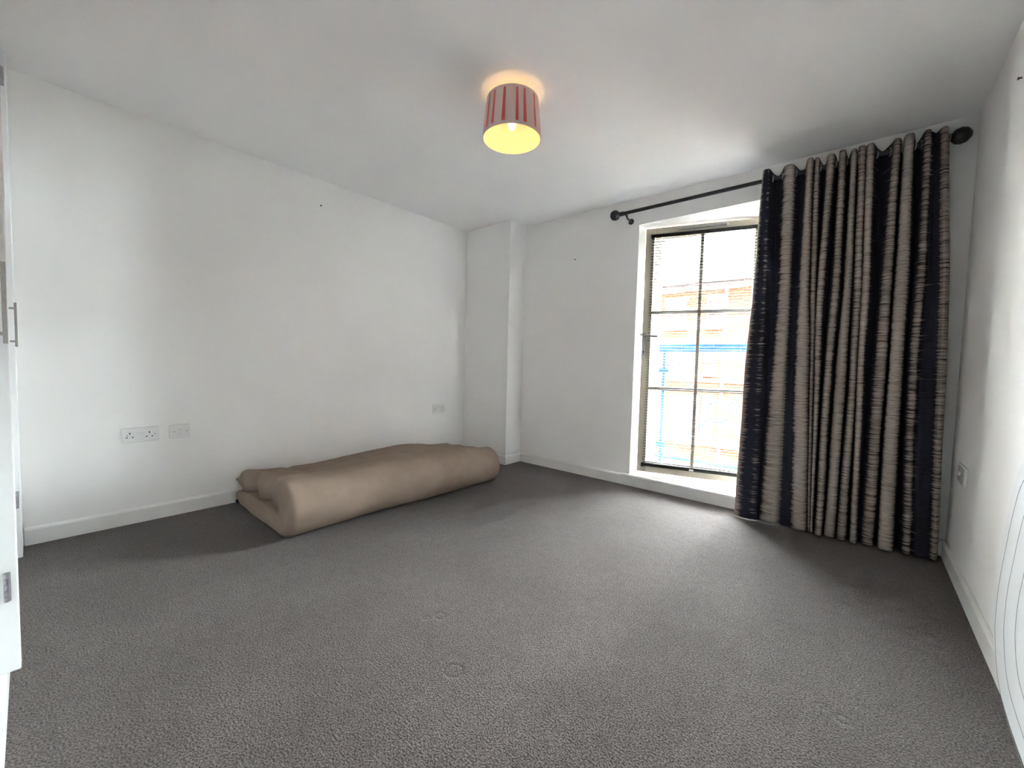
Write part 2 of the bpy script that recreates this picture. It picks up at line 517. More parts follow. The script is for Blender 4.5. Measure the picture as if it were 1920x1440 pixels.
# ------------------------------------------------------------------ venetian blind on the leaf
BX0, BX1 = 0.046, LW - 0.046
blind = empty('venetian_blind', LEAF0 + Vector((0.4, 0.09, 0.165)), 'dark grey venetian blind with open slats fixed to the balcony door', 'blind')
bm = bmesh.new(); box(bm, BX0, BX1, -0.030, -0.003, 2.086, 2.112, bev=0.002); leafpart('headrail', bm, RAILD, blind)
bm = bmesh.new(); box(bm, BX0, BX1, -0.029, -0.004, 0.166, 0.184, bev=0.004); leafpart('bottom_rail', bm, RAILD, blind)
for xa in (BX0 - 0.008, BX1 - 0.014):
    bm = bmesh.new(); box(bm, xa, xa + 0.022, -0.031, 0.0, 0.160, 0.190, bev=0.003); leafpart('rail_clip', bm, BLACK, blind)
bm = bmesh.new(); box(bm, 0.418, 0.452, -0.033, -0.028, 0.170, 0.186, bev=0.002); leafpart('pull_tab', bm, PLAST, blind)
bm = bmesh.new()
nsl = 81
c4 = [(-0.028, 0.0), (-0.022, 0.0012), (-0.0165, 0.0016), (-0.011, 0.0012), (-0.005, 0.0)]
tops, bots = [], []
for x in (BX0 + 0.004, BX1 - 0.004):
    tops.append([bm.verts.new((x, y, z + 0.0004)) for y, z in c4])
    bots.append([bm.verts.new((x, y, z - 0.0004)) for y, z in c4])
for i in range(4):
    bm.faces.new((tops[0][i], tops[1][i], tops[1][i + 1], tops[0][i + 1]))
    bm.faces.new((bots[0][i], bots[0][i + 1], bots[1][i + 1], bots[1][i]))
bm.faces.new((tops[0][0], bots[0][0], bots[1][0], tops[1][0]))
bm.faces.new((tops[0][4], tops[1][4], bots[1][4], bots[0][4]))
slat0 = leafpart('slat', bm, SLAT, blind)
zs0, zs1 = 0.196, 2.076
base = slat0.location.copy()
bz = base.z
for i in range(nsl):
    s = slat0 if i == 0 else slat0.copy()
    if i:
        COL.objects.link(s); s.parent = blind
    s.location = (base.x, base.y, bz + zs0 + (zs1 - zs0) * i / (nsl - 1))
for xc in (0.13, 0.32, LW - 0.32, LW - 0.13):
    bm = bmesh.new()
    cyl(bm, (xc, -0.0285, 0.18), (xc, -0.0285, 2.09), 0.0006, n=5)
    cyl(bm, (xc, -0.0045, 0.18), (xc, -0.0045, 2.09), 0.0006, n=5)
    leafpart('ladder_cord', bm, CORD, blind)
for xc in (0.075, 0.128):
    bm = bmesh.new(); box(bm, xc, xc + 0.006, -0.034, -0.028, 2.06, 2.086, bev=0.001); leafpart('headrail_clip', bm, PLAST, blind)

# ------------------------------------------------------------------ curtain pole
RY, RZ = -0.10, 2.268
pole = empty('curtain_pole', (2.6, RY, RZ), 'black metal curtain pole with ball finials above the balcony door', 'curtain pole')
bm = bmesh.new(); cyl(bm, (1.69, RY, RZ), (3.58, RY, RZ), 0.0135, n=20); obj('rod', bm, BLACK, pole, 'auto')
for xf, s in ((1.645, -1), (3.612, 1)):
    bm = bmesh.new()
    n = 24
    bmesh.ops.create_uvsphere(bm, u_segments=32, v_segments=40, radius=0.041, matrix=Matrix.Translation((xf, RY, RZ)) @ Matrix.Rotation(math.pi / 2, 4, 'Y'))
    # ribbed ball
    for v in bm.verts:
        d = v.co - Vector((xf, RY, RZ))
        v.co = Vector((xf, RY, RZ)) + d * (1 + 0.022 * math.cos(d.x / 0.041 * 12))
    xa = xf - s * 0.040
    cyl(bm, (xa, RY, RZ), (xa - s * 0.012, RY, RZ), 0.012, n=16)
    cyl(bm, (xa - s * 0.006, RY, RZ), (xa - s * 0.034, RY, RZ), 0.018, n=20)
    obj('finial', bm, BLACK, pole, 'auto')
for xb in (1.745, 3.49):
    bm = bmesh.new()
    cyl(bm, (xb, -0.004, RZ - 0.045), (xb, 0.0, RZ - 0.045), 0.024, n=20)
    tube(bm, [Vector((xb, -0.002, RZ - 0.045)), Vector((xb, -0.07, RZ - 0.04)), Vector((xb, RY, RZ - 0.022))], 0.007, 10)
    box(bm, xb - 0.008, xb + 0.008, RY - 0.018, RY + 0.018, RZ - 0.024, RZ - 0.014, bev=0.002)
    obj('bracket', bm, BLACK, pole, 'auto')

# ------------------------------------------------------------------ curtain (bands: left x, right x at four heights; woven stripe tone)
ZH = [2.322, 1.45, 1.20, 0.008]
BANDS = [
    ('B0', [(2.716, 2.757), (2.700, 2.782), (2.679, 2.782), (2.659, 2.795)], 0.12),
    ('T1', [(2.830, 2.889), (2.843, 2.904), (2.836, 2.903), (2.811, 2.920)], 0.95),
    ('T2', [(2.955, 2.987), (2.957, 3.004), (2.957, 3.023), (2.990, 3.068)], 1.0),
    ('T3', [(2.992, 3.016), (3.010, 3.037), (3.028, 3.046), (3.072, 3.084)], 0.75),
    ('T4', [(3.055, 3.090), (3.045, 3.079), (3.052, 3.082), (3.089, 3.101)], 0.85),
    ('T5', [(3.113, 3.142), (3.118, 3.151), (3.108, 3.142), (3.108, 3.142)], 0.80),
    ('T6', [(3.167, 3.192), (3.173, 3.208), (3.163, 3.209), (3.157, 3.208)], 1.05),
    ('T7', [(3.199, 3.229), (3.220, 3.253), (3.226, 3.254), (3.219, 3.259)], 0.80),
    ('T8', [(3.235, 3.268), (3.259, 3.294), (3.260, 3.288), (3.279, 3.308)], 0.95),
    ('T9', [(3.346, 3.379), (3.338, 3.385), (3.332, 3.382), (3.332, 3.382)], 0.72),
    ('T10', [(3.394, 3.431), (3.398, 3.450), (3.398, 3.448), (3.403, 3.466)], 1.0),
    ('T11', [(3.470, 3.500), (3.480, 3.515), (3.470, 3.508), (3.500, 3.540)], 0.62),
    ('T12', [(3.535, 3.566), (3.576, 3.614), (3.585, 3.622), (3.618, 3.646)], 0.66),
]
# shallow valleys (fraction of full depth) at the four heights after each band
DEPTH = {0: (1, .55, .5, .35), 1: (1, .5, .35, .06), 2: (.45, .5, .6, .8), 3: (1, .6, .5, .4), 10: (1, .8, .8, .9), 11: (.45, .22, .18, .12)}


def curtain_path(hi):
    """control points (x, y, stripe) at height row hi"""
    pts = []
    yf, ybk = (-0.148, -0.052) if hi == 0 else (-0.165, -0.060)
    nb = len(BANDS)
    for i, (nm, rows, tone) in enumerate(BANDS):
        xl, xr = rows[hi]
        w = xr - xl
        jit = 0.012 * math.sin(i * 2.3)
        f = yf + jit
        if i == 0:
            pts += [(xl, f + 0.012, 1.0), (xl + .18 * w, f, 0.55), (xl + .5 * w, f - .004, 0.0), (xr - .2 * w, f, 0.36), (xr, f + 0.012, 0.12)]
        elif i == nb - 1:
            pts += [(xl, f + 0.01, tone * .8), (xl + .25 * w, f, tone), (xl + .5 * w, f, tone), (xr - .2 * w, f + .012, tone), (xr, f + 0.045, tone)]
        else:
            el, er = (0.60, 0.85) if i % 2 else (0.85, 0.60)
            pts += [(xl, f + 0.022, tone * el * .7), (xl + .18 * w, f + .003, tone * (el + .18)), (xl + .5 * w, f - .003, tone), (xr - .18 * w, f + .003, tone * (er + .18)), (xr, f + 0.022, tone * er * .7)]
        if i < nb - 1:
            xn = BANDS[i + 1][1][hi][0]
            g = xn - xr
            d = DEPTH.get(i, (1, .9, .9, .85))[hi]
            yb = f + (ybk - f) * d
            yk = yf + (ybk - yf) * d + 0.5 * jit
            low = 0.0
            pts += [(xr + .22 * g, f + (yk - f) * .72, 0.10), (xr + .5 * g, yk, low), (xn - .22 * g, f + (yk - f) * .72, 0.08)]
    return pts


def catmull(P, sub):
    out = []
    n = len(P)
    for i in range(n - 1):
        p0 = P[max(i - 1, 0)]; p1 = P[i]; p2 = P[i + 1]; p3 = P[min(i + 2, n - 1)]
        for s in range(sub):
            t = s / sub
            q = []
            for c in range(3):
                a = 2 * p1[c]; b_ = p2[c] - p0[c]
                cc = 2 * p0[c] - 5 * p1[c] + 4 * p2[c] - p3[c]
                d = -p0[c] + 3 * p1[c] - 3 * p2[c] + p3[c]
                q.append(0.5 * (a + b_ * t + cc * t * t + d * t ** 3))
            out.append(q)
    out.append(list(P[-1]))
    return out


rows = [catmull(curtain_path(h), 4) for h in range(4)]


def lagr(z, vals):
    """piecewise smooth interpolation over ZH"""
    if z >= ZH[1]:
        t = (ZH[0] - z) / (ZH[0] - ZH[1]); a, b_ = vals[0], vals[1]
    elif z >= ZH[2]:
        t = (ZH[1] - z) / (ZH[1] - ZH[2]); a, b_ = vals[1], vals[2]
    else:
        t = (ZH[2] - z) / (ZH[2] - ZH[3]); a, b_ = vals[2], vals[3]
    return a + (b_ - a) * t


def smooth3(vals_fn, z):
    # soften the slope breaks between the measured heights
    return (vals_fn(min(ZH[0], z + 0.16)) + vals_fn(z) * 2 + vals_fn(max(ZH[3], z - 0.16))) / 4 if 0.2 < z < 2.1 else vals_fn(z)


NU, NV = len(rows[0]), 96
zz = [ZH[0] + (ZH[3] - ZH[0]) * j / (NV - 1) for j in range(NV)]
verts, faces, stripe, uvs = [], [], [], []
arc = [0.0]
for i in range(1, NU):
    a, b_ = rows[2][i - 1], rows[2][i]
    arc.append(arc[-1] + math.hypot(b_[0] - a[0], b_[1] - a[1]))
for j, z in enumerate(zz):
    for i in range(NU):
        x = smooth3(lambda q: lagr(q, [rows[h][i][0] for h in range(4)]), z)
        y = smooth3(lambda q: lagr(q, [rows[h][i][1] for h in range(4)]), z)
        s = lagr(z, [rows[h][i][2] for h in range(4)])
        wob = 0.004 * noise.noise(Vector((arc[i] * 6, z * 2.2, 0.3)))
        # each pleat rolls over at the heading
        zt = z
        if j < 3:
            front = max(0.0, min(1.0, (-0.06 - y) / 0.09))
            zt = z - (1 - front) * 0.022 * (1 - j / 3)
        hem = 0.010 * noise.noise(Vector((arc[i] * 2.5, 1.7, 4.1))) if j == NV - 1 else 0
        verts.append((x + wob, y + wob, max(zt + hem, 0.004)))
        stripe.append(max(0, s))
        uvs.append((arc[i], z))
for j in range(NV - 1):
    for i in range(NU - 1):
        a = j * NU + i
        faces.append((a, a + NU, a + NU + 1, a + 1))
curtain = empty('curtain', (3.15, -0.11, 0.0), 'long taupe and navy striped curtain gathered on the black pole', 'curtain')
me = bpy.data.meshes.new('cloth')
me.from_pydata([(v[0] - 3.15, v[1] + 0.11, v[2]) for v in verts], [], faces)
uvl = me.uv_layers.new(name='UVMap')
for lp in me.loops:
    uvl.data[lp.index].uv = uvs[lp.vertex_index]
att = me.attributes.new('stripe', 'FLOAT', 'POINT')
att.data.foreach_set('value', stripe)
for pl in me.polygons:
    pl.use_smooth = True
me.materials.append(CURTAIN)
cloth = bpy.data.objects.new('cloth', me)
COL.objects.link(cloth)
cloth.parent = curtain
sol = cloth.modifiers.new('thickness', 'SOLIDIFY'); sol.thickness = 0.0025; sol.offset = 0
# eyelets where the cloth crosses the pole
prev = None
cross = []
for i in range(NU - 1):
    y0 = verts[2 * NU + i][1] - RY; y1 = verts[2 * NU + i + 1][1] - RY
    if y0 * y1 < 0:
        t = y0 / (y0 - y1)
        cross.append(verts[2 * NU + i][0] * (1 - t) + verts[2 * NU + i + 1][0] * t)
WORLD[curtain.name] = Vector((3.15, -0.11, 0))
for x in cross:
    bm = bmesh.new()
    torus(bm, (x, RY, RZ), (1, 0.25, 0), 0.0205, 0.0035, 24, 8)
    obj('eyelet', bm, PEWTER, curtain, True)

# ------------------------------------------------------------------ folded bedding on the floor
bed = empty('folded_mattress_topper', (0.5, -1.5, 0.0), 'brown mattress topper folded in half lying along the left wall', 'mattress topper')


def mid_curve(s, yy):
    """cross-section mid line of the folded slab, s 0..1 from the wall-side end of the lower layer round the fold to the upper layer"""
    lumps = 0.03 * math.exp(-((yy + 1.25) / 0.30) ** 2) - 0.030 * max(0, min(1, (yy + 1.05) / 0.35))
    near = max(0, min(1, (-1.9 - yy) / 0.45))
    xe = 0.840 - 0.015 * math.sin(yy * 2.1) - 0.02 * max(0, (yy + 0.95))
    zb, zt = 0.066, 0.238 + lumps
    rr = (zt - zb) / 2
    L1, L2, L3 = 0.72, math.pi * rr, 0.775
    tot = L1 + L2 + L3
    d = s * tot
    if d < L1:
        return Vector((xe - L1 + d, zb - 0.0))
    if d < L1 + L2:
        a = -math.pi / 2 + (d - L1) / rr
        return Vector((xe + rr * math.cos(a), zb + rr + rr * math.sin(a)))
    q = d - L1 - L2
    t = q / L3
    return Vector((xe - q, zt - (0.070 + 0.6 * max(0, lumps)) * t ** 1.3 + 0.018 * math.sin(t * 6 + yy * 3) * t + 0.03 * near * t * t * t))


def half_th(s, yy, side=1):
    base_t = 0.066
    if s > 0.58:
        base_t = 0.066 - 0.020 * min(1, (s - 0.58) / 0.35)
    e_ = min(s, 1 - s)
    if side == -1:
        base_t = 0.066 * (1 + 0.24 * max(0, min(1, (e_ - 0.08) / 0.12)))
    base_t *= min(1, (max(e_, 0) / 0.045)) ** 0.5 if e_ < 0.045 else 1
    ye = min(yy + 2.415, -0.695 - yy)
    if ye < 0.055:
        base_t *= max(0.30 if side == 1 else 0.93, math.sqrt(max(0, 1 - (1 - ye / 0.055) ** 2)))
    return base_t


NS, NY = 130, 190
y0, y1 = -2.415, -0.695
verts, faces = [], []
ringn = 2 * NS
for j in range(NY):
    t = j / (NY - 1)
    # denser at the ends
    yy = y0 + (y1 - y0) * (0.5 - 0.5 * math.cos(math.pi * (0.12 + 0.76 * t))) if False else y0 + (y1 - y0) * t
    ring = []
    for side in (1, -1):
        for i in range(NS):
            ii = i if side == 1 else NS - 1 - i
            s = ii / (NS - 1)
            c = mid_curve(s, yy)
            e_ = 1e-3
            tg = (mid_curve(min(1, s + e_), yy) - mid_curve(max(0, s - e_), yy))
            tg.normalize()
            nr = Vector((tg.y, -tg.x))       # outward: below for the lower layer
            h_ = half_th(s, yy, side)
            p_ = c + nr * (h_ * side)
            # wrinkles
            endk = max(0, 1 - (yy - y0) / 0.30)
            fark = max(0, 1 - (y1 - yy) / 0.20)
            wr = 0.008 * noise.noise(Vector((p_.x * 5, yy * 4, p_.y * 5)))
            if side == 1:
                fold = noise.noise(Vector((s * 16, yy * 1.3 + s * 2, 2.0)))
                wr += 0.006 * fold + 0.0045 * (0.5 - abs(noise.noise(Vector((s * 9 + yy * 1.5, yy * 5.0 - s * 4, 7.0))))) * (1 if s > 0.3 else 0)
                if s > 0.60:
                    wr += endk * 0.026 * math.sin(s * 85 + 3 * math.sin(s * 13) + yy * 5) * endk
                    wr -= 0.010 * math.exp(-((yy + 2.18 - 0.25 * (s - .62)) / 0.03) ** 2) * min(1, (s - .6) * 8)
                if 0.36 < s < 0.6:
                    for yc, am in ((-1.34, 0.010), (-1.52, 0.008), (-1.02, 0.009), (-0.86, 0.006)):
                        wr -= am * math.exp(-((yy - yc - 0.5 * (s - .40)) / 0.014) ** 2) * math.exp(-((s - .395) / 0.05) ** 2)
                wr += fark * 0.006 * math.sin(s * 60)
            p_ = p_ + nr * side * wr
            # the upper layer stops a little short of the lower one at the near end
            ysh = 0.0
            if s > 0.58:
                k_ = min(1, (s - 0.58) / 0.1)
                ysh = k_ * endk * (0.035 + 0.022 * math.sin(s * 40))
                if s > .93:
                    ysh -= 0.03 * endk * (s - .93) / .07
            ring.append((p_.x, yy + ysh, max(p_.y, 0.003)))
    verts += ring
for j in range(NY - 1):
    for i in range(ringn):
        k_ = (i + 1) % ringn
        faces.append((j * ringn + i, j * ringn + k_, (j + 1) * ringn + k_, (j + 1) * ringn + i))
for j in (0, NY - 1):     # close the ends between the two faces of the slab
    for i in range(NS - 1):
        a, b_ = j * ringn + i, j * ringn + i + 1
        c, d = j * ringn + ringn - 2 - i, j * ringn + ringn - 1 - i
        faces.append((a, b_, c, d) if j else (d, c, b_, a))
me = bpy.data.meshes.new('cover')
me.from_pydata([(v[0] - 0.5, v[1] + 1.5, v[2]) for v in verts], [], faces)
bmt = bmesh.new(); bmt.from_mesh(me); bmesh.ops.recalc_face_normals(bmt, faces=bmt.faces); bmt.to_mesh(me); bmt.free()
for pl in me.polygons:
    pl.use_smooth = True
me.materials.append(COTTON)
o = bpy.data.objects.new('cover', me); COL.objects.link(o); o.parent = bed
bm = bmesh.new()
box(bm, 0.150, 0.185, -2.430, -2.410, 0.050, 0.053, bev=0.001)
bmesh.ops.rotate(bm, verts=bm.verts, cent=(0.168, -2.43, 0.051), matrix=Matrix.Rotation(0.5, 3, 'Y'))
o = obj('care_label', bm, FELT, bed); o['label'] = 'small black care label'

# ------------------------------------------------------------------ ceiling lamp
LX, LY = 1.845, -1.66
lamp = empty('ceiling_lamp', (LX, LY, 2.165), 'small taupe drum ceiling lamp with coral stripes, switched on', 'ceiling lamp')
ZB, ZT, RB, RT = 2.166, 2.358, 0.149, 0.131
bm = bmesh.new(); lathe(bm, [(RB, ZB), (RT, ZT)], (LX, LY, 0), 64)
sh = obj('shade', bm, SHADE_OUT, lamp, True)
bm = bmesh.new(); lathe(bm, [(RB - 0.0025, ZB), (RT - 0.0025, ZT)], (LX, LY, 0), 64)
o = obj('shade_lining', bm, SHADE_IN, lamp, True); o['label'] = 'cream inner lining glowing yellow'
for z_, r_ in ((ZB, RB), (ZT, RT)):
    bm = bmesh.new(); torus(bm, (LX, LY, z_), (0, 0, 1), r_ - 0.001, 0.0022, 64, 8); obj('rim', bm, SHADE_OUT, lamp, True)
nstripe = 16
for k_ in range(nstripe):
    a0 = 2 * math.pi * (k_ + 0.16 * math.sin(k_ * 2.4)) / nstripe + 0.04
    bm = bmesh.new()
    g = []
    for t in range(7):
        f = t / 6
        z_ = ZB + 0.014 + (ZT - ZB - 0.026) * f
        r_ = RB + (RT - RB) * (z_ - ZB) / (ZT - ZB) + 0.0012
        w_ = (0.0120 - 0.0050 * f) if k_ % 2 else (0.0095 - 0.003 * f)
        row = []
        for q in (-1, 0, 1):
            a = a0 + q * w_ / r_ * 0.8
            row.append(bm.verts.new((LX + r_ * math.cos(a), LY + r_ * math.sin(a), z_)))
        g.append(row)
    for t in range(6):
        for q in range(2):
            bm.faces.new((g[t][q], g[t][q + 1], g[t + 1][q + 1], g[t + 1][q]))
    o = obj('stripe', bm, RIBBON, sh, True)
bm = bmesh.new()
for a in range(3):
    t = 2 * math.pi * a / 3 + .4
    cyl(bm, (LX, LY, ZT - 0.02), (LX + (RT - .002) * math.cos(t), LY + (RT - .002) * math.sin(t), ZT - 0.004), 0.0018, n=8)
torus(bm, (LX, LY, ZT - 0.02), (0, 0, 1), 0.021, 0.002, 24, 6)
obj('spider', bm, PLAST, lamp, 'auto')
bm = bmesh.new(); lathe(bm, [(0.0, H - 0.028), (0.030, H - 0.026), (0.047, H - 0.012), (0.049, H), (0, H)], (LX, LY, 0), 40); obj('ceiling_rose', bm, PLAST, lamp, True)
bm = bmesh.new(); cyl(bm, (LX, LY, H - 0.03), (LX, LY, 2.315), 0.014, n=20); cyl(bm, (LX, LY, 2.34), (LX, LY, 2.295), 0.019, n=24); obj('lamp_holder', bm, PLAST, lamp, 'auto')
bm = bmesh.new()
lathe(bm, [(0.0135, 2.296), (0.0145, 2.275), (0.020, 2.258), (0.0215, 2.243), (0.018, 2.226), (0.009, 2.214), (0.0005, 2.211)], (LX, LY, 0), 24)
o = obj('bulb', bm, BULB, lamp, True); o['label'] = 'lit candle bulb'
pt = bpy.data.lights.new('bulb_light', 'POINT'); pt.energy = 0.020; pt.color = (1.0, 0.60, 0.25); pt.shadow_soft_size = 0.02
po = bpy.data.objects.new('bulb_light', pt); po.location = (LX, LY, 2.19); COL.objects.link(po)
po.parent = lamp; po.location = (0, 0, 2.196 - 2.165)

# ------------------------------------------------------------------ sockets
def plate(name, x, yc, zc, w, h, sgn, label, cat, material=PLAST, th=0.011, group=None):
    """wall plate on a wall of constant x; sgn +1 faces +x. returns thing"""
    t = empty(name, (x, yc, zc - h / 2), label, cat, group)
    bm = bmesh.new()
    xa, xb = (x, x + sgn * th) if sgn > 0 else (x + sgn * th, x)
    box(bm, xa, xb, yc - w / 2, yc + w / 2, zc - h / 2, zc + h / 2, bev=0.004, seg=3)
    obj('faceplate', bm, material, t, 'auto')
    return t


def pin(t, x, yc, zc, w, h, sgn, name='pin_hole', material=HOLE, d=0.0008):
    bm = bmesh.new()
    xa, xb = sorted((x, x + sgn * d))
    box(bm, xa, xb, yc - w / 2, yc + w / 2, zc - h / 2, zc + h / 2)
    return obj(name, bm, material, t)


def double_socket(yc, zc, w, h, label):
    t = plate('double_socket', 0, yc, zc, w, h, 1, label, 'socket')
    f = 0.0108
    for s, e0 in ((-1, -0.30), (1, 0.235)):
        cy_ = yc + e0 * w
        pin(t, f, cy_, zc + 0.011, 0.0055, 0.010, 1)
        pin(t, f, cy_ - 0.013, zc - 0.013, 0.0085, 0.005, 1)
        pin(t, f, cy_ + 0.013, zc - 0.013, 0.0085, 0.005, 1)
    for e0 in (-0.355, 0.40):
        bm = bmesh.new(); cyl(bm, (f, yc + e0 * w - 0.002, zc), (f + 0.0008, yc + e0 * w - 0.002, zc), 0.0036, n=14); obj('screw', bm, PEWTER, t)
    for e0 in (-0.063, 0.055):
        bm = bmesh.new(); box(bm, f - 0.001, f + 0.003, yc + e0 * w - 0.0085, yc + e0 * w + 0.0085, zc + 0.010, zc + 0.030, bev=0.0015); obj('switch', bm, PLAST, t)
        pin(t, f, yc + e0 * w, zc + 0.009, 0.017, 0.0012, 1, 'switch_gap', PLASTG, 0.0006)
    return t


double_socket(-2.873, 0.531, 0.165, 0.087, 'white double plug socket low on the left wall, left of the phone socket')
double_socket(-0.589, 0.532, 0.160, 0.093, 'white double plug socket near the far corner above the folded topper')
t = plate('phone_socket', 0, -2.690, 0.531, 0.102, 0.088, 1, 'square white phone socket on the left wall beside a double socket', 'socket')
for e0 in (-0.026, 0.036):
    bm = bmesh.new(); cyl(bm, (0.0108, -2.690 + e0, 0.531), (0.0116, -2.690 + e0, 0.531), 0.0036, n=14); obj('screw', bm, PEWTER, t)
bm = bmesh.new(); box(bm, 0.010, 0.0125, -2.698, -2.678, 0.519, 0.541, bev=0.001); obj('jack_shutter', bm, PLAST, t)
pin(t, 0.0108, -2.688, 0.5425, 0.018, 0.0014, 1, 'jack_gap', PLASTG)
pin(t, 0.0108, -2.688, 0.517, 0.010, 0.0014, 1, 'jack_gap', PLASTG)
t = plate('aerial_socket', R, -0.36, 0.528, 0.20, 0.094, -1, 'white aerial socket plate with grey face on the right wall beside the curtain', 'socket', th=0.012)
bm = bmesh.new(); box(bm, R - 0.0145, R - 0.011, -0.43, -0.30, 0.492, 0.566, bev=0.002); obj('grey_insert', bm, PLASTG, t)
bm = bmesh.new(); cyl(bm, (R - 0.014, -0.365, 0.535), (R - 0.022, -0.365, 0.535), 0.010, n=18); obj('aerial_jack', bm, PLAST, t, 'auto')


def wall_screw(p0, nrm_, label):
    bm = bmesh.new()
    p0 = Vector(p0); n_ = Vector(nrm_)
    cyl(bm, p0, p0 + n_ * 0.010, 0.0028, n=12)
    cyl(bm, p0 + n_ * 0.009, p0 + n_ * 0.012, 0.0055, n=14)
    o = obj('wall_screw', bm, BLACK)
    tag(o, label, 'screw', 'screws left in the bare walls')


wall_screw((0, -1.798, 2.202), (1, 0, 0), 'tiny dark screw high on the long left wall')
wall_screw((1.211, 0, 1.986), (0, -1, 0), 'tiny dark screw on the wall left of the balcony door')
wall_screw((R, -0.822, 2.151), (-1, 0, 0), 'tiny dark screw high on the right wall')

# ------------------------------------------------------------------ fitted wardrobe at the left edge of view
ward = empty('fitted_wardrobe', (1.2, -3.6, 0.0), 'white fitted wardrobe with brushed steel bar handles', 'wardrobe')
YS, YD = -3.331, -3.385        # stile front, inset door face
boxes('filler_panel', [(0.003, 0.185, -3.44, -3.338, 0.0, H - 0.003)], WARD, ward, 0.002)
boxes('stile', [(1.405, 1.452, -3.44, YS, 0.086, H - 0.003)], WARD, ward, 0.003)
boxes('stile', [(2.395, 2.44, -3.44, YS, 0.086, H - 0.003)], WARD, ward, 0.003)
boxes('plinth', [(0.185, 2.44, -3.44, -3.357, 0.0, 0.086)], WARD, ward, 0.001)
boxes('carcass', [(0.185, 2.44, -3.97, -3.43, 0.086, H - 0.003)], WARD, ward)
boxes('side_panel', [(2.44, 2.46, -3.97, YS, 0.0, H - 0.003)], WARD, ward, 0.001)


def ward_door(xa, xb, hx=None, hinge_x=None, hs=1):
    d = boxes('wardrobe_door', [(xa + 0.002, xb - 0.002, -3.428, YD, 0.090, H - 0.01)], WARD, ward, 0.002)
    if hx is not None:
        bm = bmesh.new()
        box(bm, hx - 0.007, hx + 0.007, YS - 0.0035, YS + 0.0045, 1.032, 1.221, bev=0.0008)
        cyl(bm, (hx, YD, 1.055), (hx, YS, 1.055), 0.0042, n=12)
        cyl(bm, (hx, YD, 1.196), (hx, YS, 1.196), 0.0042, n=12)
        obj('bar_handle', bm, STEEL, d)
    if hinge_x is not None:
        for zc in (0.34 if hs > 1 else 0.29, 2.28):
            bm = bmesh.new()
            hx_ = hinge_x + 0.002
            for q in range(5):
                za = zc - 0.042 + q * 0.0168
                cyl(bm, (hx_ + 0.004, YS - 0.0225, za + 0.0008), (hx_ + 0.004, YS - 0.0225, za + 0.016), 0.0048, n=10)
            box(bm, hinge_x, hinge_x + 0.0022, YS - 0.023, YS - 0.0135, zc - 0.042, zc + 0.042)
            obj('butt_hinge', bm, HINGE, d)


ward_door(0.185, 0.545, hx=0.50, hinge_x=0.185)
ward_door(0.545, 1.405)
ward_door(1.452, 1.80, hx=1.75, hinge_x=1.452, hs=2)
ward_door(1.80, 2.395)

# ------------------------------------------------------------------ white ribbed panel leaning by the right wall
OUT = [(-1.411, .758), (-1.336, .641), (-1.285, .50), (-1.249, .384), (-1.240, .290), (-1.250, .205), (-1.318, .100), (-1.42, .046), (-1.62, .012), (-1.90, .004),
       (-2.20, .03), (-2.40, .14), (-2.50, .32), (-2.46, .56), (-2.32, .78), (-2.10, .93), (-1.85, .965), (-1.62, .90)]


def closed_cr(P, sub=8):
    out = []
    n = len(P)
    for i in range(n):
        p0, p1, p2, p3 = P[i - 1], P[i], P[(i + 1) % n], P[(i + 2) % n]
        for s in range(sub):
            t = s / sub
            out.append(tuple(0.5 * (2 * p1[c] + (p2[c] - p0[c]) * t + (2 * p0[c] - 5 * p1[c] + 4 * p2[c] - p3[c]) * t * t + (-p0[c] + 3 * p1[c] - 3 * p2[c] + p3[c]) * t ** 3) for c in (0, 1)))
    return out


outline = closed_cr(OUT)
cyy = -1.88; czz = 0.46
oval = empty('oval_panel', (R - 0.025, -1.88, 0.0), 'white oval panel with thin curved grooves propped against the right wall', 'panel')
bm = bmesh.new()
XF, XB = R - 0.034, R - 0.018
f1 = [bm.verts.new((XF, y, z)) for y, z in outline]
f0 = [bm.verts.new((XF + 0.006, cyy + (y - cyy) * 1.012, czz + (z - czz) * 1.006)) for y, z in outline]
f2 = [bm.verts.new((XB, y, z)) for y, z in outline]
n = len(outline)
for a_, b_ in ((f1, f0), (f0, f2)):
    for i in range(n):
        j = (i + 1) % n
        bm.faces.new((a_[i], a_[j], b_[j], b_[i]))
bm.faces.new(f1); bm.faces.new(f2[::-1])
obj('board', bm, WARD, oval)
GROOVE = mat('groove_grey', (0.20, 0.20, 0.20), 0.8)
for k_ in (0.93, 0.78, 0.61, 0.42):
    bm = bmesh.new()
    ring = [(cyy + (y - cyy) * k_, czz - 0.03 + (z - czz) * (k_ + .02)) for y, z in outline]
    vi = [bm.verts.new((XF - 0.0006, y, z)) for y, z in ring]
    vo = [bm.verts.new((XF - 0.0006, cyy + (y - cyy) * (1 + 0.007 / k_), czz + (z - czz) * (1 + 0.007 / k_))) for y, z in ring]
    for i in range(n):
        j = (i + 1) % n
        bm.faces.new((vi[i], vi[j], vo[j], vo[i]))
    obj('groove', bm, GROOVE, oval)

# ------------------------------------------------------------------ outside: own brick block, its unseen height added to shade the facade opposite
OY0, OY1 = WD, 0.56
bm = bmesh.new()
OX0, OX1, OZ0, OZ1 = WX0 - 0.02, WX1 + 0.02, WZ0 - 0.02, WZ1 + 0.02
box(bm, -42, OX0, OY0, OY1, -6, 20); box(bm, OX1, 44, OY0, OY1, -6, 20)
box(bm, OX0, OX1, OY0, OY1, OZ1, 20); box(bm, OX0, OX1, OY0, OY1, -6, OZ0)
struct(obj('wall_outside_shading', bm, BRICK, origin=(0, OY0, 0)), 'outer brick face around the balcony door, unseen height added to shade the building opposite', 'wall')

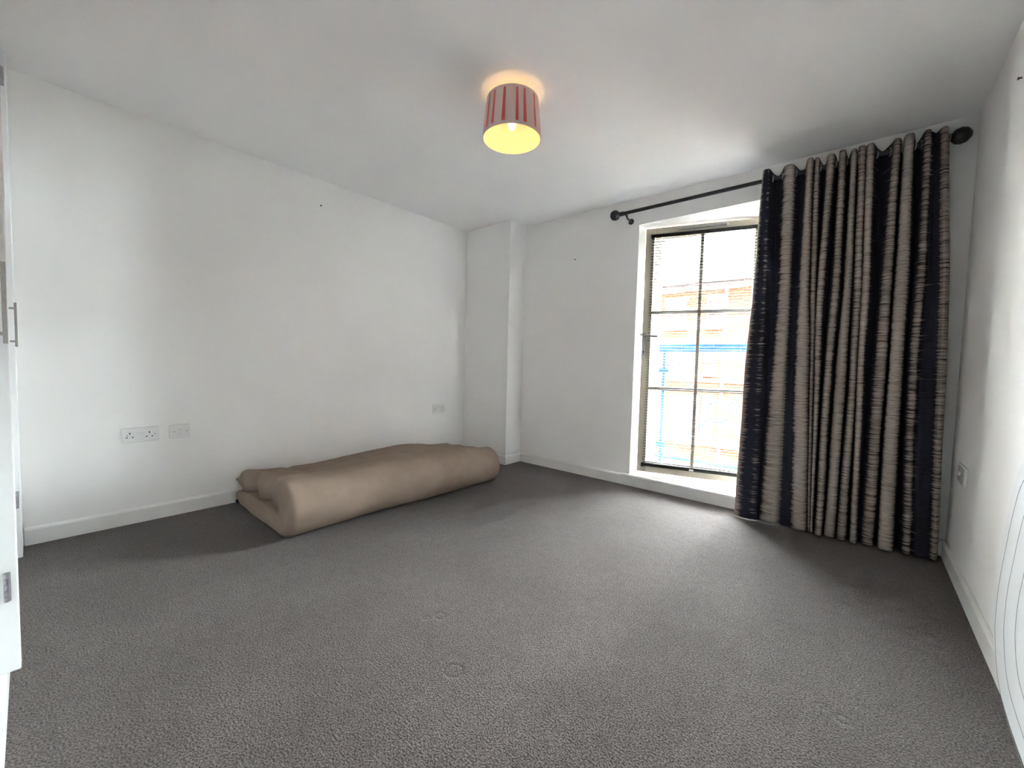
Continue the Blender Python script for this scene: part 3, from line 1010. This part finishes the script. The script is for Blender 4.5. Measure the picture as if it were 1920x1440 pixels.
# ------------------------------------------------------------------ outside: railing
GY = 0.62
rail = empty('balcony_railing', (2.34, GY, 0.1), 'blue metal juliet balcony railing with a central ring outside the door', 'railing')
bm = bmesh.new(); box(bm, 1.74, 2.94, GY - 0.025, GY + 0.025, 1.160, 1.230, bev=0.006); obj('top_rail', bm, BLUE, rail)
bm = bmesh.new(); box(bm, 1.74, 2.94, GY - 0.012, GY + 0.012, 0.150, 0.176, bev=0.003); obj('bottom_rail', bm, BLUE, rail)
for xp in (1.760, 1.848, 2.836, 2.924):
    bm = bmesh.new(); box(bm, xp - 0.014, xp + 0.014, GY - 0.014, GY + 0.014, 0.10, 1.22, bev=0.003); obj('post', bm, BLUE, rail)
for xa, xb in ((1.735, 1.90), (2.784, 2.95)):
    for z in (0.275, 0.985):
        bm = bmesh.new(); box(bm, xa, xb, GY - 0.020, GY - 0.012, z - 0.022, z + 0.022, bev=0.004); cyl(bm, (xb - 0.03 if xa < 2 else xa + 0.03, GY - 0.026, z), (xb - 0.03 if xa < 2 else xa + 0.03, GY - 0.018, z), 0.011, n=12); obj('bracket', bm, BLUE, rail)
for xp in (1.760, 2.924):
    for z in (0.275, 0.985):
        bm = bmesh.new(); cyl(bm, (xp, OY1, z), (xp, GY - 0.012, z), 0.012, n=12); box(bm, xp - 0.03, xp + 0.03, OY1, OY1 + 0.006, z - 0.03, z + 0.03, bev=0.002); obj('wall_fixing', bm, BLUE, rail)
RC = Vector((2.342, GY, 0.632))
bm = bmesh.new(); torus(bm, RC, (0, 1, 0), 0.092, 0.006, 40, 8); obj('ring', bm, BLUE, rail, True)
for ex, ez in ((1.848, 0.165), (1.848, 1.07), (2.836, 0.165), (2.836, 1.07)):
    e_ = Vector((ex, GY, ez)); d_ = (e_ - RC).normalized()
    bm = bmesh.new(); cyl(bm, RC + d_ * 0.092, e_, 0.0065, n=8); obj('diagonal_bar', bm, BLUE, rail)

# ------------------------------------------------------------------ outside: brick building opposite and street
GZ_ = -6.0
bm = bmesh.new(); box(bm, -120, 120, 0.46, 120, GZ_ - 0.2, GZ_)
struct(obj('ground', bm, CONCRETE), 'pale street paving far below the window', 'street')
FY = 10.0
bl = empty('brick_building', (0, FY, GZ_), 'orange brick building with white windows across the street', 'building')
bm = bmesh.new(); box(bm, -9, 8, FY, FY + 6, GZ_, 3.55); obj('brick_wall', bm, BRICK, bl, origin=(0, FY, 0))
bm = bmesh.new()
vs = [bm.verts.new(q) for q in ((-42.3, FY - .3, 3.55), (40.3, FY - .3, 3.55), (40.3, FY + 6.3, 3.55), (-42.3, FY + 6.3, 3.55), (-42.3, FY + 3, 5.0), (40.3, FY + 3, 5.0))]
for f in ((0, 1, 5, 4), (2, 3, 4, 5), (1, 2, 5), (3, 0, 4), (3, 2, 1, 0)):
    bm.faces.new([vs[i] for i in f])
obj('roof', bm, SLATE, bl)
for z0, z1 in ((-1.36, -1.20), (0.58, 0.70), (3.35, 3.55)):
    bm = bmesh.new(); box(bm, -42, 40, FY - 0.09, FY, z0, z1, bev=0.02); obj('string_course', bm, RENDER, bl)


def far_window(x0, x1, z0, z1, blind_to=None, split=None):
    bm = bmesh.new()
    fw = 0.055
    box(bm, x0, x0 + fw, FY - 0.05, FY, z0, z1); box(bm, x1 - fw, x1, FY - 0.05, FY, z0, z1)
    box(bm, x0 + fw, x1 - fw, FY - 0.05, FY, z0, z0 + fw); box(bm, x0 + fw, x1 - fw, FY - 0.05, FY, z1 - fw, z1)
    zm = split if split is not None else (z0 + z1) / 2
    box(bm, x0 + fw, x1 - fw, FY - 0.045, FY, zm - 0.025, zm + 0.025)
    w = obj('window', bm, RENDER, bl)
    for za, zb, up_ in ((z0 + fw, zm - 0.025, 0), (zm + 0.025, z1 - fw, 1)):
        bm = bmesh.new(); box(bm, x0 + fw, x1 - fw, FY - 0.02, FY - 0.002, za, zb)
        obj('pane', bm, WBLIND if (up_ and blind_to) else WPANE, w)
    bm = bmesh.new(); box(bm, x0 - 0.06, x1 + 0.06, FY - 0.10, FY, z0 - 0.07, z0, bev=0.01); obj('window_sill', bm, RENDER, w)
    bm = bmesh.new(); box(bm, x0 - 0.05, x1 + 0.05, FY - 0.03, FY, z1, z1 + 0.12); obj('lintel', bm, RENDER, w)


for xo in (0, 3.1, -3.4, -6.4):
    far_window(-1.20 + xo, -0.44 + xo, -1.14, 0.02, True, -0.52)
    far_window(-0.38 + xo, -0.04 + xo, -1.16, 0.02, True, -0.60)
    far_window(-1.20 + xo, -0.44 + xo, 0.78, 1.56, False, 1.15)
    far_window(-0.36 + xo, -0.04 + xo, 0.85, 1.52, True, 1.2)
    far_window(-1.60 + xo, -0.95 + xo, 2.25, 3.10, True)
    far_window(-0.36 + xo, 0.10 + xo, 2.25, 3.10, False)
    far_window(-1.20 + xo, -0.44 + xo, -3.6, -2.4, True)
    far_window(-1.20 + xo, -0.04 + xo, -5.4, -4.3, False)
for xp in (-1.72, 4.9, -5.1):
    bm = bmesh.new(); box(bm, xp - 0.09, xp + 0.09, FY - 0.08, FY, -1.2, 0.58); obj('pilaster', bm, RENDER, bl)
for xp in (0.17, -3.0, 3.4):
    bm = bmesh.new()
    cyl(bm, (xp, FY - 0.09, GZ_), (xp, FY - 0.09, 3.4), 0.045, n=12)
    dp = obj('drainpipe', bm, mottled('grey_drainpipe', (0.30, 0.33, 0.38), (0.35, 0.38, 0.43), 5, 0.5, spec=0.03) if xp == 0.17 else bpy.data.materials['grey_drainpipe'], bl, 'auto')
    for z in (-1.27, 0.35, 2.0):
        bm = bmesh.new(); box(bm, xp - 0.11, xp + 0.11, FY - 0.14, FY, z - 0.04, z + 0.04, bev=0.01); obj('pipe_bracket', bm, bpy.data.materials['grey_drainpipe'], dp)
